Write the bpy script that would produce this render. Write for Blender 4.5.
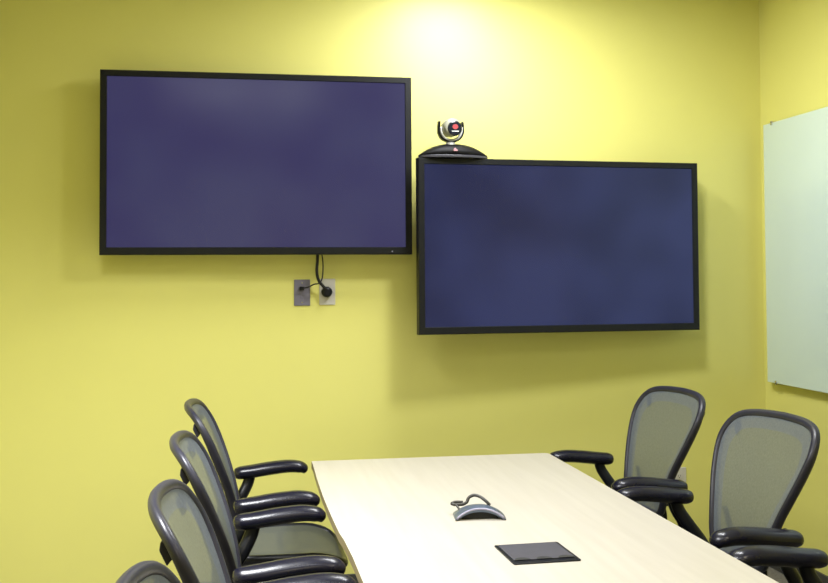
import bpy, bmesh, math, random
from mathutils import Vector, Matrix
random.seed(4)
S = bpy.context.scene
COL = S.collection
for o in list(bpy.data.objects): bpy.data.objects.remove(o)

# ------------------------------------------------------------ camera
YAW, PIT, ROLL = 0.1677, 0.0343, -0.0058
fw = Vector((math.sin(YAW)*math.cos(PIT), math.cos(YAW)*math.cos(PIT), math.sin(PIT)))
rt = Vector((math.cos(YAW), -math.sin(YAW), 0)); up = rt.cross(fw)
r2 = rt*math.cos(ROLL) + up*math.sin(ROLL); u2 = -rt*math.sin(ROLL) + up*math.cos(ROLL)
cam = bpy.data.objects.new('camera', bpy.data.cameras.new('camera')); COL.objects.link(cam)
M4 = Matrix((r2, u2, -fw)).transposed().to_4x4(); M4.translation = Vector((0, -5.2134, 1.5374))
cam.matrix_world = M4
cam.data.sensor_width = 36; cam.data.lens = 1044.36/828*36
cam.data.shift_y = -(291.5-241.56)/828
cam.data.clip_start = .05
S.camera = cam

# ------------------------------------------------------------ light and exposure
w = bpy.data.worlds.new('world'); S.world = w; w.use_nodes = True
w.node_tree.nodes['Background'].inputs[0].default_value = (.95, .97, 1, 1)
w.node_tree.nodes['Background'].inputs[1].default_value = .15
S.view_settings.view_transform = 'Standard'; S.view_settings.look = 'None'
S.view_settings.gamma = 1; S.view_settings.exposure = 0.0
S.view_settings.use_curve_mapping = False
CEIL = 3.08
def area(name, loc, sx, sy, power, col=(.97, .98, 1), spread=180, rot=(0, 0, 0)):
    l = bpy.data.lights.new(name, 'AREA'); l.shape = 'RECTANGLE'; l.size = sx; l.size_y = sy
    l.energy = power; l.color = col; l.spread = math.radians(spread)
    o = bpy.data.objects.new(name, l); o.location = loc; o.rotation_euler = rot; COL.objects.link(o)
    return o
LAMPS = [  # (x, y, sx, sy, power, spread, colour)
    (1.12, -0.72, .40, .40, 31, 180, (.97, .98, 1)),
    (1.42, -1.40, .30, .30, 38, 180, (.97, .98, 1)),
    (-0.60, -2.30, .45, 1.15, 90, 116, (.97, .98, 1)),
    (0.05, -3.45, 1.20, .30, 15, 180, (.97, .98, 1)),
    (1.60, -3.90, .55, 1.15, 16, 140, (1, .90, .72)),
    (0.30, -6.20, 1.15, .55, 42, 160, (1, .88, .66)),
]
for (x, y, sx, sy, pw, sp, lc) in LAMPS:
    area('troffer_lamp', (x, y, CEIL-.012), sx, sy, pw, col=lc, spread=sp)

# ------------------------------------------------------------ materials
def mat(name, col, rough=.5, spec=.5, metal=0, emit=None, estr=0, coat=0):
    m = bpy.data.materials.new(name); m.use_nodes = True
    b = m.node_tree.nodes['Principled BSDF']
    b.inputs['Base Color'].default_value = (*col, 1); b.inputs['Roughness'].default_value = rough
    b.inputs['Specular IOR Level'].default_value = spec; b.inputs['Metallic'].default_value = metal
    b.inputs['Coat Weight'].default_value = coat
    if emit: b.inputs['Emission Color'].default_value = (*emit, 1); b.inputs['Emission Strength'].default_value = estr
    return m
def vary(m, scale, amt, bump=0, stretch=(1, 1, 1), bscale=None):
    """procedural mottling of the base colour and a fine bump"""
    nt = m.node_tree; b = nt.nodes['Principled BSDF']; c = tuple(b.inputs['Base Color'].default_value)
    tc = nt.nodes.new('ShaderNodeTexCoord'); mp = nt.nodes.new('ShaderNodeMapping'); mp.inputs['Scale'].default_value = stretch
    nt.links.new(tc.outputs['Object'], mp.inputs[0])
    n = nt.nodes.new('ShaderNodeTexNoise'); n.inputs['Scale'].default_value = scale; n.inputs['Detail'].default_value = 4
    nt.links.new(mp.outputs[0], n.inputs[0])
    r = nt.nodes.new('ShaderNodeValToRGB'); r.color_ramp.elements[0].position = .3; r.color_ramp.elements[1].position = .7
    r.color_ramp.elements[0].color = (*[v*(1-amt) for v in c[:3]], 1)
    r.color_ramp.elements[1].color = (*[min(1, v*(1+amt)) for v in c[:3]], 1)
    nt.links.new(n.outputs['Fac'], r.inputs[0]); nt.links.new(r.outputs[0], b.inputs['Base Color'])
    if bump:
        n2 = nt.nodes.new('ShaderNodeTexNoise'); n2.inputs['Scale'].default_value = bscale or scale*6
        nt.links.new(mp.outputs[0], n2.inputs[0])
        bp = nt.nodes.new('ShaderNodeBump'); bp.inputs['Strength'].default_value = bump; bp.inputs['Distance'].default_value = .002
        nt.links.new(n2.outputs['Fac'], bp.inputs['Height']); nt.links.new(bp.outputs[0], b.inputs['Normal'])
    return m
M = {}
M['wall'] = vary(mat('yellow_paint', (.725, .695, .21), .42, .55), 1.5, .015, .15, bscale=180)
M['ceiling'] = vary(mat('ceiling_tile', (.8, .79, .74), .9), 3, .02)
M['carpet'] = vary(mat('carpet', (.16, .15, .13), .95, .1), 60, .25, .4)
M['skirt'] = mat('skirting_vinyl', (.05, .05, .05), .5)
M['bezel'] = vary(mat('black_bezel', (.010, .011, .013), .38, .22), 30, .05)
M['plastic'] = vary(mat('black_plastic', (.006, .007, .011), .30, .28), 25, .08)
M['pad'] = vary(mat('arm_pad_black', (.007, .007, .017), .27, .36), 25, .08)
M['frame'] = vary(mat('graphite_frame', (.022, .022, .036), .36, .38), 25, .08)
M['plate'] = mat('white_plate', (.55, .53, .5), .4)
M['gplate'] = mat('grey_plate', (.16, .15, .22), .4)
M['steel'] = mat('steel', (.6, .6, .62), .25, metal=1)
M['silver'] = mat('silver_plastic', (.62, .62, .62), .3, metal=.3)
M['pale'] = mat('pale_silver', (.28, .28, .23), .35)
M['lens'] = mat('lens_black', (.01, .012, .02), .1)
M['red'] = mat('red_mark', (.33, .03, .04), .5)
M['pink'] = mat('rose_mark', (.20, .06, .07), .5)
M['dome'] = mat('satin_black_dome', (.004, .004, .005), .5, .15)
M['white'] = mat('white_mark', (.75, .78, .78), .5)
M['blue_alu'] = vary(mat('blue_grey_aluminium', (.11, .14, .20), .32, metal=.45), 20, .06)
M['rim'] = mat('pale_lilac_rim', (.30, .29, .40), .3)
M['cable'] = mat('grey_brown_cable', (.03, .027, .022), .45)
M['black'] = mat('matte_black', (.006, .006, .007), .7)
M['hatch'] = vary(mat('dark_grey_hatch', (.032, .030, .045), .6), 40, .1)
M['tedge'] = vary(mat('table_edge_band', (.30, .24, .13), .5), 8, .12, stretch=(1, .2, 1))
# maple veneer with long faint grain running down the table
m = mat('maple_veneer', (.59, .55, .45), .38, .45); M['maple'] = m
nt = m.node_tree; b = nt.nodes['Principled BSDF']
tc = nt.nodes.new('ShaderNodeTexCoord'); mp = nt.nodes.new('ShaderNodeMapping'); mp.inputs['Scale'].default_value = (22, 1.3, 1)
n = nt.nodes.new('ShaderNodeTexNoise'); n.inputs['Scale'].default_value = 1.6; n.inputs['Detail'].default_value = 6
r = nt.nodes.new('ShaderNodeValToRGB'); r.color_ramp.elements[0].position = .32; r.color_ramp.elements[1].position = .68
r.color_ramp.elements[0].color = (.43, .40, .345, 1); r.color_ramp.elements[1].color = (.465, .435, .38, 1)
nt.links.new(tc.outputs['Object'], mp.inputs[0]); nt.links.new(mp.outputs[0], n.inputs[0])
nt.links.new(n.outputs['Fac'], r.inputs[0]); nt.links.new(r.outputs[0], b.inputs['Base Color'])
# switched-on screens showing a dark blue blank picture, uneven glow painted in for reflections
def screen(name, c0, c1, st, rough):
    m = mat(name, (.004, .004, .008), rough, .3, emit=c0, estr=st)
    nt = m.node_tree; b = nt.nodes['Principled BSDF']
    tc = nt.nodes.new('ShaderNodeTexCoord'); n = nt.nodes.new('ShaderNodeTexNoise')
    n.inputs['Scale'].default_value = 2.2; n.inputs['Detail'].default_value = 1
    r = nt.nodes.new('ShaderNodeValToRGB'); r.color_ramp.elements[0].position = .35; r.color_ramp.elements[1].position = .65
    r.color_ramp.elements[0].color = (*c0, 1); r.color_ramp.elements[1].color = (*c1, 1)
    nt.links.new(tc.outputs['Object'], n.inputs[0]); nt.links.new(n.outputs['Fac'], r.inputs[0])
    nt.links.new(r.outputs[0], b.inputs['Emission Color'])
    return m
M['screen_a'] = screen('screen_left', (.034, .030, .105), (.046, .046, .120), 1, .19)
M['screen_b'] = screen('screen_right', (.014, .018, .065), (.026, .034, .110), 1, .19)
# chair weave: real fabric that lets part of what is behind show
def weave(name, col, alpha):
    m = bpy.data.materials.new(name); m.use_nodes = True; nt = m.node_tree
    b = nt.nodes['Principled BSDF']; b.inputs['Roughness'].default_value = .6; b.inputs['Specular IOR Level'].default_value = .4
    tc = nt.nodes.new('ShaderNodeTexCoord'); n = nt.nodes.new('ShaderNodeTexNoise'); n.inputs['Scale'].default_value = 260
    mp = nt.nodes.new('ShaderNodeMapping'); mp.inputs['Scale'].default_value = (1, 1, .35)
    nt.links.new(tc.outputs['Object'], mp.inputs[0]); nt.links.new(mp.outputs[0], n.inputs[0])
    r = nt.nodes.new('ShaderNodeValToRGB'); r.color_ramp.elements[0].position = .3; r.color_ramp.elements[1].position = .7
    r.color_ramp.elements[0].color = (*[v*.85 for v in col], 1); r.color_ramp.elements[1].color = (*[v*1.15 for v in col], 1)
    nt.links.new(n.outputs['Fac'], r.inputs[0]); nt.links.new(r.outputs[0], b.inputs['Base Color'])
    t = nt.nodes.new('ShaderNodeBsdfTransparent'); mx = nt.nodes.new('ShaderNodeMixShader')
    mx.inputs[0].default_value = alpha
    nt.links.new(t.outputs[0], mx.inputs[1]); nt.links.new(b.outputs[0], mx.inputs[2])
    nt.links.new(mx.outputs[0], nt.nodes['Material Output'].inputs[0])
    return m
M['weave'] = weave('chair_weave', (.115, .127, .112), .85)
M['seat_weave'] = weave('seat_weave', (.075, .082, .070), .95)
M['weave_edge'] = weave('chair_weave_border', (.10, .115, .135), .90)  # border rings tinted bluer and more opaque than the panel centre
# frosted glass marker board
m = mat('frosted_glass', (.64, .78, .76), .22, .5); M['glass'] = m
m.node_tree.nodes['Principled BSDF'].inputs['Transmission Weight'].default_value = .1
m.node_tree.nodes['Principled BSDF'].inputs['Coat Weight'].default_value = .6
vary(m, 2, .02)

# ------------------------------------------------------------ helpers
def link(name, bm, m, parent=None, smooth=False, loc=None, bevel=0, sub=0):
    me = bpy.data.meshes.new(name); bmesh.ops.recalc_face_normals(bm, faces=bm.faces)
    bm.to_mesh(me); bm.free()
    for mm in (m if isinstance(m, list) else [m]): me.materials.append(mm)
    if smooth:
        for p in me.polygons: p.use_smooth = True
    o = bpy.data.objects.new(name, me); COL.objects.link(o)
    if parent: o.parent = parent
    if loc: o.location = loc
    if bevel:
        md = o.modifiers.new('bevel', 'BEVEL'); md.width = bevel; md.segments = 3; md.limit_method = 'ANGLE'
        for p in me.polygons: p.use_smooth = True
        md.harden_normals = True
    if sub:
        md = o.modifiers.new('subsurf', 'SUBSURF'); md.levels = sub; md.render_levels = sub
    return o
def thing(name, label, cat, loc=(0, 0, 0), rz=0, group=None):
    o = bpy.data.objects.new(name, None); COL.objects.link(o); o.empty_display_size = .1
    o.location = loc; o.rotation_euler = (0, 0, rz); o['label'] = label; o['category'] = cat
    if group: o['group'] = group
    return o
def tag(o, label, cat, group=None):
    o['label'] = label; o['category'] = cat
    if group: o['group'] = group
    return o
def struct(o): o['kind'] = 'structure'; return o
def box(bm, x0, x1, y0, y1, z0, z1, mtx=None):
    v = [bm.verts.new((x, y, z)) for z in (z0, z1) for y in (y0, y1) for x in (x0, x1)]
    for f in ((0, 2, 3, 1), (4, 5, 7, 6), (0, 1, 5, 4), (2, 6, 7, 3), (0, 4, 6, 2), (1, 3, 7, 5)):
        bm.faces.new([v[i] for i in f])
    if mtx: bmesh.ops.transform(bm, matrix=mtx, verts=v)
    return bm
def B(*a): return box(bmesh.new(), *a)
def tube(bm, pts, rad, n=12, closed=False, sec=None, upv=(0, 0, 1), cap=True):
    """sweep an ellipse: rad = radius, or list of (a, b) per point; a along side, b along up"""
    pts = [Vector(p) for p in pts]; k = len(pts); rings = []
    upv = Vector(upv)
    for i, p in enumerate(pts):
        if closed: t = pts[(i+1) % k]-pts[i-1]
        else: t = pts[min(i+1, k-1)]-pts[max(i-1, 0)]
        t.normalize(); s = t.cross(upv)
        if s.length < 1e-3: s = t.cross(Vector((1, 0, 0)))
        s.normalize(); u = s.cross(t).normalized()
        r = rad[i] if isinstance(rad, (list, tuple)) else rad
        a, bb = r if isinstance(r, (list, tuple)) else (r, r)
        rings.append([bm.verts.new(p + s*math.cos(2*math.pi*j/n)*a + u*math.sin(2*math.pi*j/n)*bb) for j in range(n)])
    for i in range(k if closed else k-1):
        A, C = rings[i], rings[(i+1) % k]
        for j in range(n): bm.faces.new((A[j], A[(j+1) % n], C[(j+1) % n], C[j]))
    if not closed and cap:
        bm.faces.new(rings[0][::-1]); bm.faces.new(rings[-1])
    return bm
def spline(P, n=8):
    """catmull-rom through P"""
    P = [Vector(p) for p in P]; out = []
    Q = [P[0]*2-P[1]] + P + [P[-1]*2-P[-2]]
    for i in range(1, len(Q)-2):
        for j in range(n):
            t = j/n; a, b, c, d = Q[i-1:i+3]
            out.append(.5*((2*b)+(c-a)*t+(2*a-5*b+4*c-d)*t*t+(3*b-a-3*c+d)*t**3))
    out.append(P[-1]); return out
def lathe(bm, prof, n=24, mtx=None):
    rings = []; vs = []
    for (r, z) in prof:
        if r < 1e-5: ring = [bm.verts.new((0, 0, z))]
        else: ring = [bm.verts.new((r*math.cos(2*math.pi*j/n), r*math.sin(2*math.pi*j/n), z)) for j in range(n)]
        rings.append(ring); vs += ring
    for A, C in zip(rings, rings[1:]):
        for j in range(n):
            a = A if len(A) == 1 else [A[j], A[(j+1) % n]]; c = C if len(C) == 1 else [C[(j+1) % n], C[j]]
            if len(a)+len(c) > 2: bm.faces.new(a+c)
    if len(rings[0]) > 1: bm.faces.new(rings[0][::-1])
    if len(rings[-1]) > 1: bm.faces.new(rings[-1])
    if mtx: bmesh.ops.transform(bm, matrix=mtx, verts=vs)
    return bm
def prism(bm, poly, z0, z1, mtx=None):
    a = [bm.verts.new((x, y, z0)) for x, y in poly]; c = [bm.verts.new((x, y, z1)) for x, y in poly]
    bm.faces.new(a[::-1]); bm.faces.new(c); k = len(poly)
    for i in range(k): bm.faces.new((a[i], a[(i+1) % k], c[(i+1) % k], c[i]))
    if mtx: bmesh.ops.transform(bm, matrix=mtx, verts=a+c)
    return bm
def copy_tree(o, parent=None):
    c = o.copy(); COL.objects.link(c); c.parent = parent
    for ch in list(o.children): copy_tree(ch, c)
    return c
def rounded(x0, x1, y0, y1, r, n=6):
    out = []
    for cx, cy, a0 in ((x1-r, y1-r, 0), (x0+r, y1-r, 90), (x0+r, y0+r, 180), (x1-r, y0+r, 270)):
        for k in range(n+1):
            a = math.radians(a0+90*k/n); out.append((cx+r*math.cos(a), cy+r*math.sin(a)))
    return out

# ------------------------------------------------------------ room
XL, XR, YB, YF = -1.75, 2.7822, 0.0, -7.6
struct(link('floor', B(XL-.1, XR+.1, YF-.1, YB+.1, -.1, 0), M['carpet']))
struct(link('ceiling', B(XL-.1, XR+.1, YF-.1, YB+.1, CEIL, CEIL+.1), M['ceiling']))
struct(link('wall_back', B(XL-.1, XR+.1, YB, YB+.1, 0, CEIL), M['wall']))
struct(link('wall_right', B(XR, XR+.1, YF, YB, 0, CEIL), M['wall']))
struct(link('wall_left', B(XL-.1, XL, YF, YB, 0, CEIL), M['wall']))
struct(link('wall_front', B(XL-.1, XR+.1, YF-.1, YF, 0, CEIL), M['wall']))
struct(link('baseboard_back', B(XL+.012, XR-.012, YB-.012, YB, 0, .07), M['skirt']))
struct(link('baseboard_right', B(XR-.012, XR, YF, YB, 0, .10), M['skirt']))
struct(link('baseboard_left', B(XL, XL+.012, YF, YB, 0, .10), M['skirt']))

# ------------------------------------------------------------ screens
def tv(name, label, cx, cy, cz, w, h, rz, scr):
    """cy = plane of the front face"""
    t = thing('wall_television', label, 'television', (cx, cy, cz), rz)
    bz, bt, bb, D = .030, .028, .034, .062
    bm = bmesh.new()   # bezel ring with slanted inner lip
    def loop(x, zt, zb, y): return [bm.verts.new(p) for p in ((-x, y, zb), (x, y, zb), (x, y, zt), (-x, y, zt))]
    L = [loop(w/2-.004, h/2-.004, -h/2+.004, D), loop(w/2, h/2, -h/2, D-.01), loop(w/2, h/2, -h/2, .004), loop(w/2-.004, h/2-.004, -h/2+.004, 0),
         loop(w/2-bz, h/2-bt, -h/2+bb, 0), loop(w/2-bz-.003, h/2-bt-.003, -h/2+bb+.003, .008)]
    for A, C in zip(L, L[1:]):
        for i in range(4): bm.faces.new((A[i], A[(i+1) % 4], C[(i+1) % 4], C[i]))
    bm.faces.new(L[0])
    link('housing', bm, M['bezel'], t)
    link('screen', B(-w/2+bz+.002, w/2-bz-.002, .0065, .010, -h/2+bb+.002, h/2-bt-.002), scr, t)
    link('back_cover', B(-w*.32, w*.32, D, D+.02, -h*.3, h*.3), M['black'], t, bevel=.004)
    if name == 'l': link('indicator_light', B(w/2-.103, w/2-.097, -.0012, .001, -h/2+.012, -h/2+.018), M['rim'], t)
    bm = B(-.22, .22, D+.012, D+.022, -.16, .16)
    link('wall_bracket', bm, M['black'], t)
    return t, D
t, D = tv('l', 'large black-framed television hung higher on the left, above two wall outlets', .1061, -.12, 2.0916, 1.495, .880, 0, M['screen_a'])
bm = box(B(-.20, .20, D+.02, .1195, -.14, -.10), -.20, .20, D+.02, .1195, .10, .14)
link('mount_rail', bm, M['black'], t)
t2, D = tv('r', 'large black-framed television hung lower on the right, below the conference camera', 1.6042, -.20, 1.6891, 1.4826, .859, .0596, M['screen_b'])
bm = bmesh.new(); box(bm, -.16, .16, D+.02, .185, -.03, .03)
link('mount_arm', bm, M['black'], t2)

# ------------------------------------------------------------ conference camera on the right television
cc = thing('conference_camera', 'silver and black video conference camera on a domed black base atop the right television', 'camera', (0, 0, 0))
CX, CY, CZ = 1.045, -.205, 2.1186+.001
cc.location = (CX, CY, CZ); cc.rotation_euler = (0, 0, .0596)
bm = bmesh.new(); NW = 28; rows = []
for i in range(NW+1):      # lens-shaped dome: long ellipse in plan, shallow rise
    t = -1+2*i/NW; x = .170*t; hh = .056*(1-abs(t)**2.3)+.004; yy = .052*math.sqrt(max(0, 1-t*t*.93))+.004
    rows.append([bm.verts.new((x, -yy*math.cos(math.pi*j/10), .012+(hh)*math.sin(math.pi*j/10)**.8 if 0 < j < 10 else .012)) for j in range(11)])
for A, C in zip(rows, rows[1:]):
    for j in range(10): bm.faces.new((A[j], A[j+1], C[j+1], C[j]))
    bm.faces.new((A[0], C[0], C[10], A[10]))
bm.faces.new(rows[0]); bm.faces.new(rows[-1][::-1])
link('base_dome', bm, M['dome'], cc, smooth=True)
el = [(.176*math.cos(a*math.pi/20), .060*math.sin(a*math.pi/20)) for a in range(40)]
link('base_lip', prism(bmesh.new(), el, 0, .013), mat('dark_grey_lip', (.045, .045, .06), .3), cc, bevel=.003)
ZR = Matrix.Rotation(math.pi/2, 4, 'X')
def trefoil(s):
    out = []
    for k in range(36):
        a = 2*math.pi*k/36; r = s*(.82+.18*math.cos(3*(a-math.pi/2))); out.append((r*math.cos(a), r*math.sin(a)))
    return out
lg = link('front_logo', prism(bmesh.new(), trefoil(.012), 0, .002), M['pink'], cc, loc=(-.003, -.055, .036)); lg.rotation_euler = (math.radians(60), 0, 0)
hx = -.012
neck = lathe(bmesh.new(), [(.028, .060), (.026, .072), (.018, .082)], 20, Matrix.Translation((hx, 0, 0)))
link('pivot', neck, M['silver'], cc, smooth=True)
U = [(hx-.058, 0, .180), (hx-.061, 0, .146), (hx-.059, 0, .122), (hx-.045, 0, .098), (hx-.022, 0, .086), (hx, 0, .083), (hx+.022, 0, .086), (hx+.045, 0, .098), (hx+.059, 0, .122), (hx+.061, 0, .146), (hx+.058, 0, .180)]
yk = link('yoke', tube(bmesh.new(), spline(U, 4), [(.006, .024)]*41, 12, upv=(0, 1, 0)), M['plastic'], cc, smooth=True)
U2 = [(x*1.0-(x-hx)*.13, y-.006, z+.006) for x, y, z in U[1:-1]]
link('yoke_trim', tube(bmesh.new(), spline(U2, 4), [(.007, .019)]*33, 12, upv=(0, 1, 0)), M['silver'], yk, smooth=True)
hd = bmesh.new(); lathe(hd, [(.0, -.052), (.036, -.050), (.042, -.044), (.045, -.02), (.045, .02), (.036, .045), (.0, .05)], 28, Matrix.Translation((hx, .0, .150)) @ Matrix.Rotation(math.pi/2, 4, 'X') @ Matrix.Scale(-1, 4, (0, 0, 1)))
head = link('camera_head', hd, M['pale'], cc, smooth=True)
bm = bmesh.new(); lathe(bm, [(.001, 0), (.031, 0), (.035, .002), (.037, .006)], 28, Matrix.Translation((hx+.009, -.0565, .142)) @ Matrix.Rotation(-math.pi/2, 4, 'X'))
ln = link('lens_ring', bm, M['lens'], head, smooth=False)
link('red_mark', prism(bmesh.new(), [(.0145*math.cos(a*math.pi/14), .0125*math.sin(a*math.pi/14)) for a in range(28)], 0, .001), M['red'], head, loc=(hx+.009, -.0568, .149)).rotation_euler = (math.pi/2, 0, 0)
bm = bmesh.new()
for k in range(7): box(bm, hx+.009-.0175+k*.0052, hx+.009-.0175+k*.0052+.0036, -.0575, -.0565, .125, .1295)
link('white_wordmark', bm, M['white'], head)

# ------------------------------------------------------------ outlets and cables
def plate(label, x, z, m, kind):
    t = thing('wall_outlet', label, 'wall outlet', (x, 0, z), 0)
    pl = link('cover_plate', B(-.040, .040, -.006, 0, -.065, .065), m, t, bevel=.003)
    if kind == 'power':
        for s in (-1, 1):
            bm = bmesh.new(); prism(bm, [(p[0], p[1]) for p in rounded(-.017, .017, -.014, .014, .010)], 0, .002, Matrix.Translation((0, -.006, s*.0195)) @ Matrix.Rotation(math.pi/2, 4, 'X'))
            sk = link('socket', bm, m, t)
            bm = bmesh.new()
            for dx in (-.006, .006): box(bm, dx-.001, dx+.001, -.0088, -.0078, s*.0195-.001, s*.0195+.007)
            box(bm, -.002, .002, -.0088, -.0078, s*.0195-.009, s*.0195-.005)
            link('slots', bm, M['black'], sk)
    else:
        link('jack', B(-.010, .010, -.010, -.004, .012, .030), M['black'], t, bevel=.001)
        link('jack', B(-.008, .008, -.0075, -.004, -.030, -.014), M['gplate'], t, bevel=.001)
    bm = bmesh.new()
    if kind == 'power': lathe(bm, [(.003, 0), (.003, .0015)], 10, Matrix.Translation((0, -.0075, 0)) @ Matrix.Rotation(-math.pi/2, 4, 'X'))
    else:
        lathe(bm, [(.003, 0), (.003, .0015)], 10, Matrix.Translation((0, -.0075, .048)) @ Matrix.Rotation(-math.pi/2, 4, 'X'))
        b2 = lathe(bmesh.new(), [(.003, 0), (.003, .0015)], 10, Matrix.Translation((0, -.0075, -.048)) @ Matrix.Rotation(-math.pi/2, 4, 'X'))
        link('screw', b2, M['steel'], t)
    link('screw', bm, M['steel'], t)
    return t
plate('grey data wall plate under the left television, left of the white outlet', .317, 1.465, M['gplate'], 'data')
plate('white power outlet under the left television with a round black plug in it', .442, 1.468, M['plate'], 'power')
plate('small grey-white wall outlet low on the back wall behind the right-hand chairs', 2.285, .468, M['plate'], 'power')
pc = thing('power_cable', 'thick black power cable hanging from the left television to its round plug', 'cable', (.42, -.05, 1.65))
def rel(P, o=(.42, -.05, 1.65)): return [(x-o[0], y-o[1], z-o[2]) for x, y, z in P]
link('cord', tube(bmesh.new(), spline(rel([(.390, -.075, 1.70), (.388, -.072, 1.62), (.386, -.062, 1.57), (.396, -.05, 1.525), (.420, -.045, 1.495), (.434, -.042, 1.482)]), 6), .0075, 10), M['black'], pc, smooth=True)
bm = bmesh.new(); lathe(bm, [(.024, 0), (.027, .004), (.027, .022), (.022, .032), (.008, .034)], 24, Matrix.Translation(Vector((.438, -.0085, 1.468))-Vector((.42, -.05, 1.65))) @ Matrix.Rotation(math.pi/2, 4, 'X'))
link('plug', bm, M['plastic'], pc, smooth=True)
dc = thing('data_cable', 'thin dark data cable looping from the left television into the grey wall plate', 'cable', (.36, -.05, 1.6))
link('cord', tube(bmesh.new(), spline(rel([(.400, -.075, 1.70), (.415, -.07, 1.62), (.412, -.075, 1.54), (.395, -.078, 1.512), (.372, -.06, 1.506), (.345, -.04, 1.492), (.316, -.022, 1.486)], (.36, -.05, 1.6)), 6), .0035, 8), M['black'], dc, smooth=True)
link('connector', B(.314-.36-.011, .314-.36+.011, -.028+.05, -.0085+.05, 1.476-1.6, 1.495-1.6), M['plastic'], dc, bevel=.003)

# ------------------------------------------------------------ glass board on the right wall
gb = thing('glass_board', 'pale green frosted glass marker board on the right-hand wall', 'marker board', (XR, -1.4, 1.655))
gx = -.030
link('glass_panel', B(gx-.006, gx, -1.2, 1.307, -.675, .677), M['glass'], gb, bevel=.001)
for yy in (1.22, 0, -1.1):
    for zz in (.677, -.675):
        s = 1 if zz > 0 else -1
        bm = bmesh.new(); box(bm, gx-.010, -.0005, yy-.007, yy+.007, zz+(.0 if s > 0 else -.008), zz+(.008 if s > 0 else 0))
        box(bm, gx-.010, gx-.0065, yy-.007, yy+.007, zz-.012 if s > 0 else zz-.006, zz+.006 if s > 0 else zz+.012)
        link('clip', bm, M['steel'], gb, bevel=.001)

# ------------------------------------------------------------ table
TT = .74
tb = thing('conference_table', 'long pale maple conference table with a slightly bowed left edge', 'table', (.85, -2.3, 0))
x0, x1, yf, yn = .316, 1.386, -.622, -4.15
poly = []
def ledge(y): return x0
poly = [(x1-.018, yf), (x0+.01, yf-.0), (x0+.002, yf-.010)] + [(.321-.012*math.sin(math.pi*min(1, max(0, (yf-y)/1.6))) + (.004 if y < -2 else 0), y) for y in [yf-.1-.1*k for k in range(34)]] + [(x0+.002, yn), (x1, yn), (x1, yf-.02), (x1-.005, yf-.007)]
poly = [(x-.85, y+2.3) for x, y in poly]
bm = bmesh.new(); prism(bm, poly, TT-.030, TT)
for f in bm.faces: f.material_index = 0 if abs(f.normal.z) > .5 else 1
bm.normal_update()
for f in bm.faces: f.material_index = 0 if abs(f.normal.z) > .5 else 1
link('tabletop', bm, [M['maple'], M['tedge']], tb)
for yy in (-1.25, -3.45):
    link('leg_panel', B(-.06, .06, yy+2.3-.28, yy+2.3+.28, .04, TT-.030), M['tedge'], tb, bevel=.004)
    link('foot', B(-.26, .26, yy+2.3-.30, yy+2.3+.30, 0, .04), M['plastic'], tb, bevel=.006)
link('modesty_beam', B(-.03, .03, -.92, .77, .45, .62), M['tedge'], tb)

# cable hatch in the table top
ha = thing('cable_hatch', 'dark grey rectangular cable hatch set in the table top', 'cable hatch', (.850, -2.276, TT), .03)
hw, hd_ = .0985, .103
bm = bmesh.new(); pol = [(-hw, -hd_), (hw, -hd_), (hw, hd_), (-hw, hd_)]
prism(bm, rounded(-hw, hw, -hd_, hd_, .006, 3), .0003, .004)
link('surround', bm, M['plastic'], ha, bevel=.001)
link('lid', prism(bmesh.new(), rounded(-hw+.009, hw-.009, -hd_+.028, hd_-.009, .004, 3), .004, .006), M['hatch'], ha, bevel=.001)
for k in (-1, 0, 1):
    bm = bmesh.new(); prism(bm, [(k*.064+.023*math.cos(a*math.pi/10), -hd_+.026+.024*math.sin(a*math.pi/10)) for a in range(11)], .0061, .0066)
    link('cable_notch', bm, M['black'], ha)

# arched table microphone
mic = thing('table_microphone', 'small arched blue-grey microphone pod with a looped cable on the table', 'microphone', (.792, -1.800, TT+.0005), -.12)
bm = bmesh.new(); N = 20; R = []
def arch(t, h): return h*max(0, 1-abs(t)**2.2)
for i in range(N+1):
    t = -1+2*i/N; x = .083*t; zz = arch(t, .032)+.004; hw_ = .050-.014*(1-t*t); lo = arch(t*1.08, .024)
    R.append([bm.verts.new(p) for p in ((x, -hw_, zz), (x, -hw_+.003, lo), (x, hw_-.003, lo), (x, hw_, zz), (x, 0, zz+.004))])
for A, C in zip(R, R[1:]):
    for j in range(5): bm.faces.new((A[j], A[(j+1) % 5], C[(j+1) % 5], C[j]))
bm.faces.new(R[0]); bm.faces.new(R[-1][::-1])
link('arched_body', bm, M['blue_alu'], mic, smooth=False)
P = []
for i in range(N+1):
    t = -.95+1.9*i/N; P.append((.083*t, -.050+.014*(1-t*t), arch(t, .032)+.003))
link('front_rim', tube(bmesh.new(), P, .0035, 8), M['rim'], mic, smooth=True)
bm = bmesh.new(); pl_ = [(.062*math.cos(a*math.pi/14), .023*math.sin(a*math.pi/14)) for a in range(15)]
link('underside_fill', prism(bm, pl_, 0, .004, Matrix.Translation((0, -.022, .0002)) @ Matrix.Rotation(math.pi/2, 4, 'X')), M['black'], mic)  # added black fill that darkens the underside of the arch
P = [(.040, .03, .032), (.028, .035, .044), (.010, .05, .056), (-.010, .06, .060), (-.028, .06, .052), (-.036, .055, .038), (-.052, .05, .032), (-.078, .05, .032), (-.086, .056, .034), (-.074, .064, .037), (-.048, .064, .036)]
link('cable_loop', tube(bmesh.new(), spline(P, 6), .0055, 8), M['cable'], mic, smooth=True)
P = [(-.074, .048, .032), (-.066, .034, .024), (-.062, .020, .016)]
link('cable_tail', tube(bmesh.new(), spline(P, 6), .0035, 8), M['cable'], mic, smooth=True)

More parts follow.
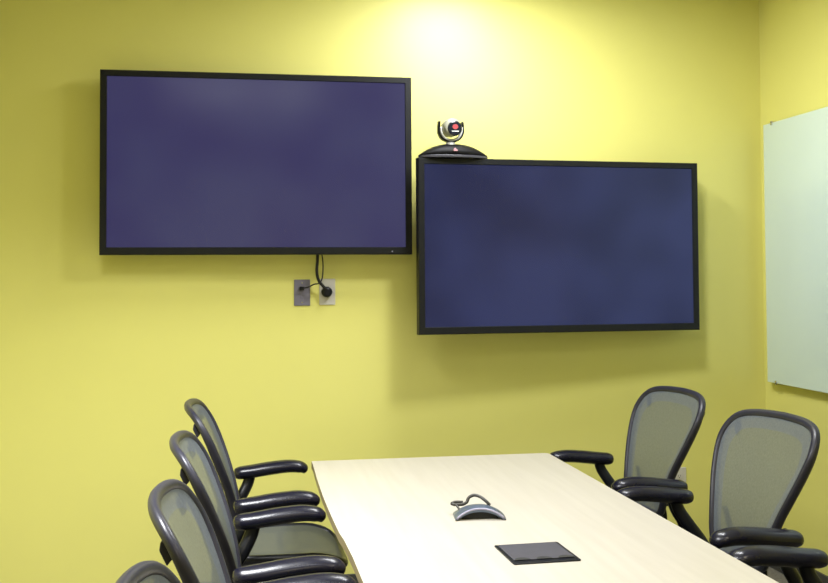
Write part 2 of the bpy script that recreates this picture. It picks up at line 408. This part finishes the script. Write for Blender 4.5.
# ------------------------------------------------------------ chairs
OUT = [(0, .535), (.10, .538), (.148, .555), (.168, .60), (.184, .66), (.208, .73), (.238, .805), (.262, .88), (.270, .94), (.252, .99), (.210, 1.018), (.13, 1.030), (0, 1.034)]
def bx(y, z):
    K = [(.40, -.165), (.50, -.158), (.60, -.166), (.70, -.192), (.80, -.234), (.90, -.282), (1.0, -.328), (1.08, -.366)]
    for (za, xa), (zb, xb) in zip(K, K[1:]):
        if z <= zb: return xa+(xb-xa)*(z-za)/(zb-za)+.55*y*y
    return K[-1][1]+.55*y*y
def bxs(y, z): return sum(bx(y, z+d) for d in (-.05, -.03, -.01, .01, .03, .05))/6
half = spline([(0, y, z) for y, z in OUT], 4)
ring = [(p.y, p.z) for p in half] + [(-p.y, p.z) for p in half[-2:0:-1]]
SEAT = [(.262, 0), (.262, .12), (.245, .205), (.19, .243), (.05, .252), (-.10, .238), (-.185, .205), (-.215, .13), (-.22, 0)]
def sz(x, y): return .455+.45*y*y*.7-(max(0, x-.12)**2)*2.0+(max(0, -x-.1)**2)*.6
sh = spline([(x, y, 0) for x, y in SEAT], 4)
sring = [(p.x, p.y) for p in sh] + [(p.x, -p.y) for p in sh[-2:0:-1]]
def fan(bm, pts, cen, fn, rings=9, band=None):
    c = bm.verts.new(fn(*cen)); prev = None; k = len(pts); L = []
    for i in range(1, rings+1):
        t = i/rings
        L.append([bm.verts.new(fn(cen[0]+(p[0]-cen[0])*t, cen[1]+(p[1]-cen[1])*t)) for p in pts])
    for j in range(k): bm.faces.new((c, L[0][j], L[0][(j+1) % k]))
    for i in range(rings-1):
        for j in range(k):
            f = bm.faces.new((L[i][j], L[i+1][j], L[i+1][(j+1) % k], L[i][(j+1) % k]))
            if band and i >= rings-1-band: f.material_index = 1
    return bm
def ease(P, rad): return spline(P, 6)
def make_chair():
    t = thing('office_chair', '', 'chair')
    # back
    fr = bmesh.new()
    pts = [Vector((bxs(y, z), y, z)) for y, z in ring]
    k = len(pts); cen = Vector((-.25, 0, .80)); rings_ = []
    for i, p in enumerate(pts):   # flat oval section that follows the back surface
        tng = (pts[(i+1) % k]-pts[i-1]).normalized()
        out = (Vector((0, p.y, p.z))-Vector((0, 0, .82))); nrm = Vector((1, 0, .35)).normalized()
        out = tng.cross(nrm).normalized()
        if out.dot(p-cen) < 0: out = -out
        n2 = tng.cross(out).normalized()
        if n2.x < 0: n2 = -n2
        side = abs(p.y)/.26; wdt = .0125+.004*min(1, max(0, (p.z-.88)/.10))
        rings_.append([fr.verts.new(p+out*math.cos(2*math.pi*j/12)*wdt+n2*(math.sin(2*math.pi*j/12)*(.017-.003*min(1, max(0, (p.z-.88)/.10)))-.008)) for j in range(12)])
    for i in range(k):
        A, C = rings_[i], rings_[(i+1) % k]
        for j in range(12): fr.faces.new((A[j], A[(j+1) % 12], C[(j+1) % 12], C[j]))
    bf = link('back_frame', fr, M['frame'], t, smooth=True)
    for s in (-1, 1):            # rear lugs where the upright yoke grips the frame
        P = [(-.190, s*.06, .55), (-.212, s*.12, .585), (-.222, s*.165, .63), (-.222, s*.188, .68)]
        link('back_yoke', tube(bmesh.new(), spline(P, 5), [(.010, .012)]*16, 10), M['plastic'], bf, smooth=True)
        z0 = .978; xx = bxs(.225, z0)
        link('frame_lug', prism(bmesh.new(), [(xx-.004, z0-.030), (xx-.014, z0+.030), (xx-.030, z0+.004), (xx-.032, z0-.012), (xx-.016, z0-.045)], -.005, .005, Matrix.Translation((0, s*.232, 0)) @ Matrix.Rotation(math.pi/2, 4, 'X')), M['frame'], bf, bevel=.003)
    link('back_weave', fan(bmesh.new(), ring, (0, .80), lambda y, z: (bxs(y, z)+.0, y, z), band=2), [M['weave'], M['weave_edge']], t, smooth=True)
    # seat
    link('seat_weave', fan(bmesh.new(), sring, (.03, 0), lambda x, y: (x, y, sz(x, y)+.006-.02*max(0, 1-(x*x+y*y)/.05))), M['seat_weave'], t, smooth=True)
    link('seat_frame', tube(bmesh.new(), [(x, y, sz(x, y)-.006) for x, y in sring], (.016, .020) and [(.016, .019)]*len(sring), 10, closed=True), M['plastic'], t, smooth=True)
    # arms
    for s in (-1, 1):
        P = [(-.170, s*.338, .690), (-.163, s*.338, .691), (-.142, s*.338, .693), (-.085, s*.338, .699), (-.02, s*.338, .708), (.06, s*.338, .715), (.115, s*.338, .710), (.140, s*.338, .697), (.147, s*.338, .693)]
        rr = [(.008, .006), (.030, .022), (.040, .028), (.044, .029), (.045, .029), (.044, .028), (.041, .026), (.028, .018), (.008, .006)]
        q = spline(P, 5); R_ = []
        for i in range(len(q)):
            a = min(i/5, len(rr)-1.0001); n0 = int(a); f = a-n0
            R_.append(tuple(rr[n0][c]*(1-f)+rr[n0+1][c]*f for c in (0, 1)))
        pad = link('arm_pad', tube(bmesh.new(), q, R_, 16), M['pad'], t, smooth=True)
        P = [(-.100, s*.336, .685), (-.112, s*.332, .645), (-.140, s*.312, .595), (-.175, s*.300, .545), (-.195, s*.275, .500), (-.195, s*.225, .455), (-.17, s*.12, .415), (-.13, s*.03, .395)]
        link('arm_support', tube(bmesh.new(), spline(P, 5), [(.024, .019)]*36, 12, upv=(0, 1, 0)), M['plastic'], t, smooth=True)
    # spine, mechanism, column, base
    P = [(-.12, 0, .385), (-.19, 0, .40), (-.235, 0, .46), (-.235, 0, .53), (-.205, 0, .575)]
    link('spine', tube(bmesh.new(), spline(P, 5), [(.045, .014)]*21, 12, upv=(1, 0, 0)), M['plastic'], t, smooth=True)
    link('tilt_housing', prism(bmesh.new(), rounded(-.16, .12, -.075, .075, .03), .335, .415), M['plastic'], t, bevel=.008)
    bm = bmesh.new(); tube(bm, [(.02, -.20, .405), (.02, .20, .405)], .012, 10)
    tube(bm, [(.02, -.195, .40), (.02, -.215, .43), (.02, -.225, .455)], .012, 10); tube(bm, [(.02, .195, .40), (.02, .215, .43), (.02, .225, .455)], .012, 10)
    link('seat_crossbar', bm, M['plastic'], t, smooth=True)
    link('gas_column', lathe(bmesh.new(), [(.030, .09), (.030, .22), (.016, .222), (.016, .34)], 20), M['plastic'], t, smooth=False)
    for k in range(5):
        a = math.radians(36+72*k); c, sn = math.cos(a), math.sin(a)
        P = [(.02*c, .02*sn, .115), (.12*c, .12*sn, .108), (.22*c, .22*sn, .092), (.315*c, .315*sn, .078)]
        lg = link('base_leg', tube(bmesh.new(), spline(P, 3), [(.026-.0012*i, .018-.0008*i) for i in range(10)], 10), M['frame'], t, smooth=True)
        bm = bmesh.new()
        for q in (-1, 1):
            lathe(bm, [(.012, -.008), (.027, -.008), (.0285, -.004), (.0285, .004), (.027, .008), (.012, .008)], 20,
                  Matrix.Translation((.315*c-sn*q*.015, .315*sn+c*q*.015, .0285)) @ Matrix.Rotation(a, 4, 'Z') @ Matrix.Rotation(math.pi/2, 4, 'X'))
        tube(bm, [(.315*c, .315*sn, .028), (.315*c, .315*sn, .076)], .008, 8)
        tube(bm, [(.315*c+sn*.020, .315*sn-c*.020, .0285), (.315*c-sn*.020, .315*sn+c*.020, .0285)], .006, 8)
        link('caster', bm, M['black'], lg, smooth=False)
    return t
chair = make_chair()
SP = [  # x, y, rot degrees, label
    (.156, -.92, 0, 'black mesh office chair left of the table, nearest the back wall'),
    (.157, -1.85, 0, 'black mesh office chair left of the table, second from the back wall'),
    (.164, -2.71, -1, 'black mesh office chair left of the table, third from the back wall'),
    (.164, -3.48, -1, 'black mesh office chair at lower left whose top edge alone shows'),
    (1.575, -.91, 185, 'black mesh office chair right of the table, nearest the back wall'),
    (1.582, -1.76, 185.5, 'black mesh office chair right of the table, its whole back showing below the glass board'),
    (1.585, -2.66, 184, 'black mesh office chair at the lower right corner of which one armrest shows'),
]
for i, (x, y, a, lab) in enumerate(SP):
    o = chair if i == 0 else copy_tree(chair)
    o.location = (x, y, 0); o.rotation_euler = (0, 0, math.radians(a)); o['label'] = lab
    o['group'] = 'mesh office chairs around the table'
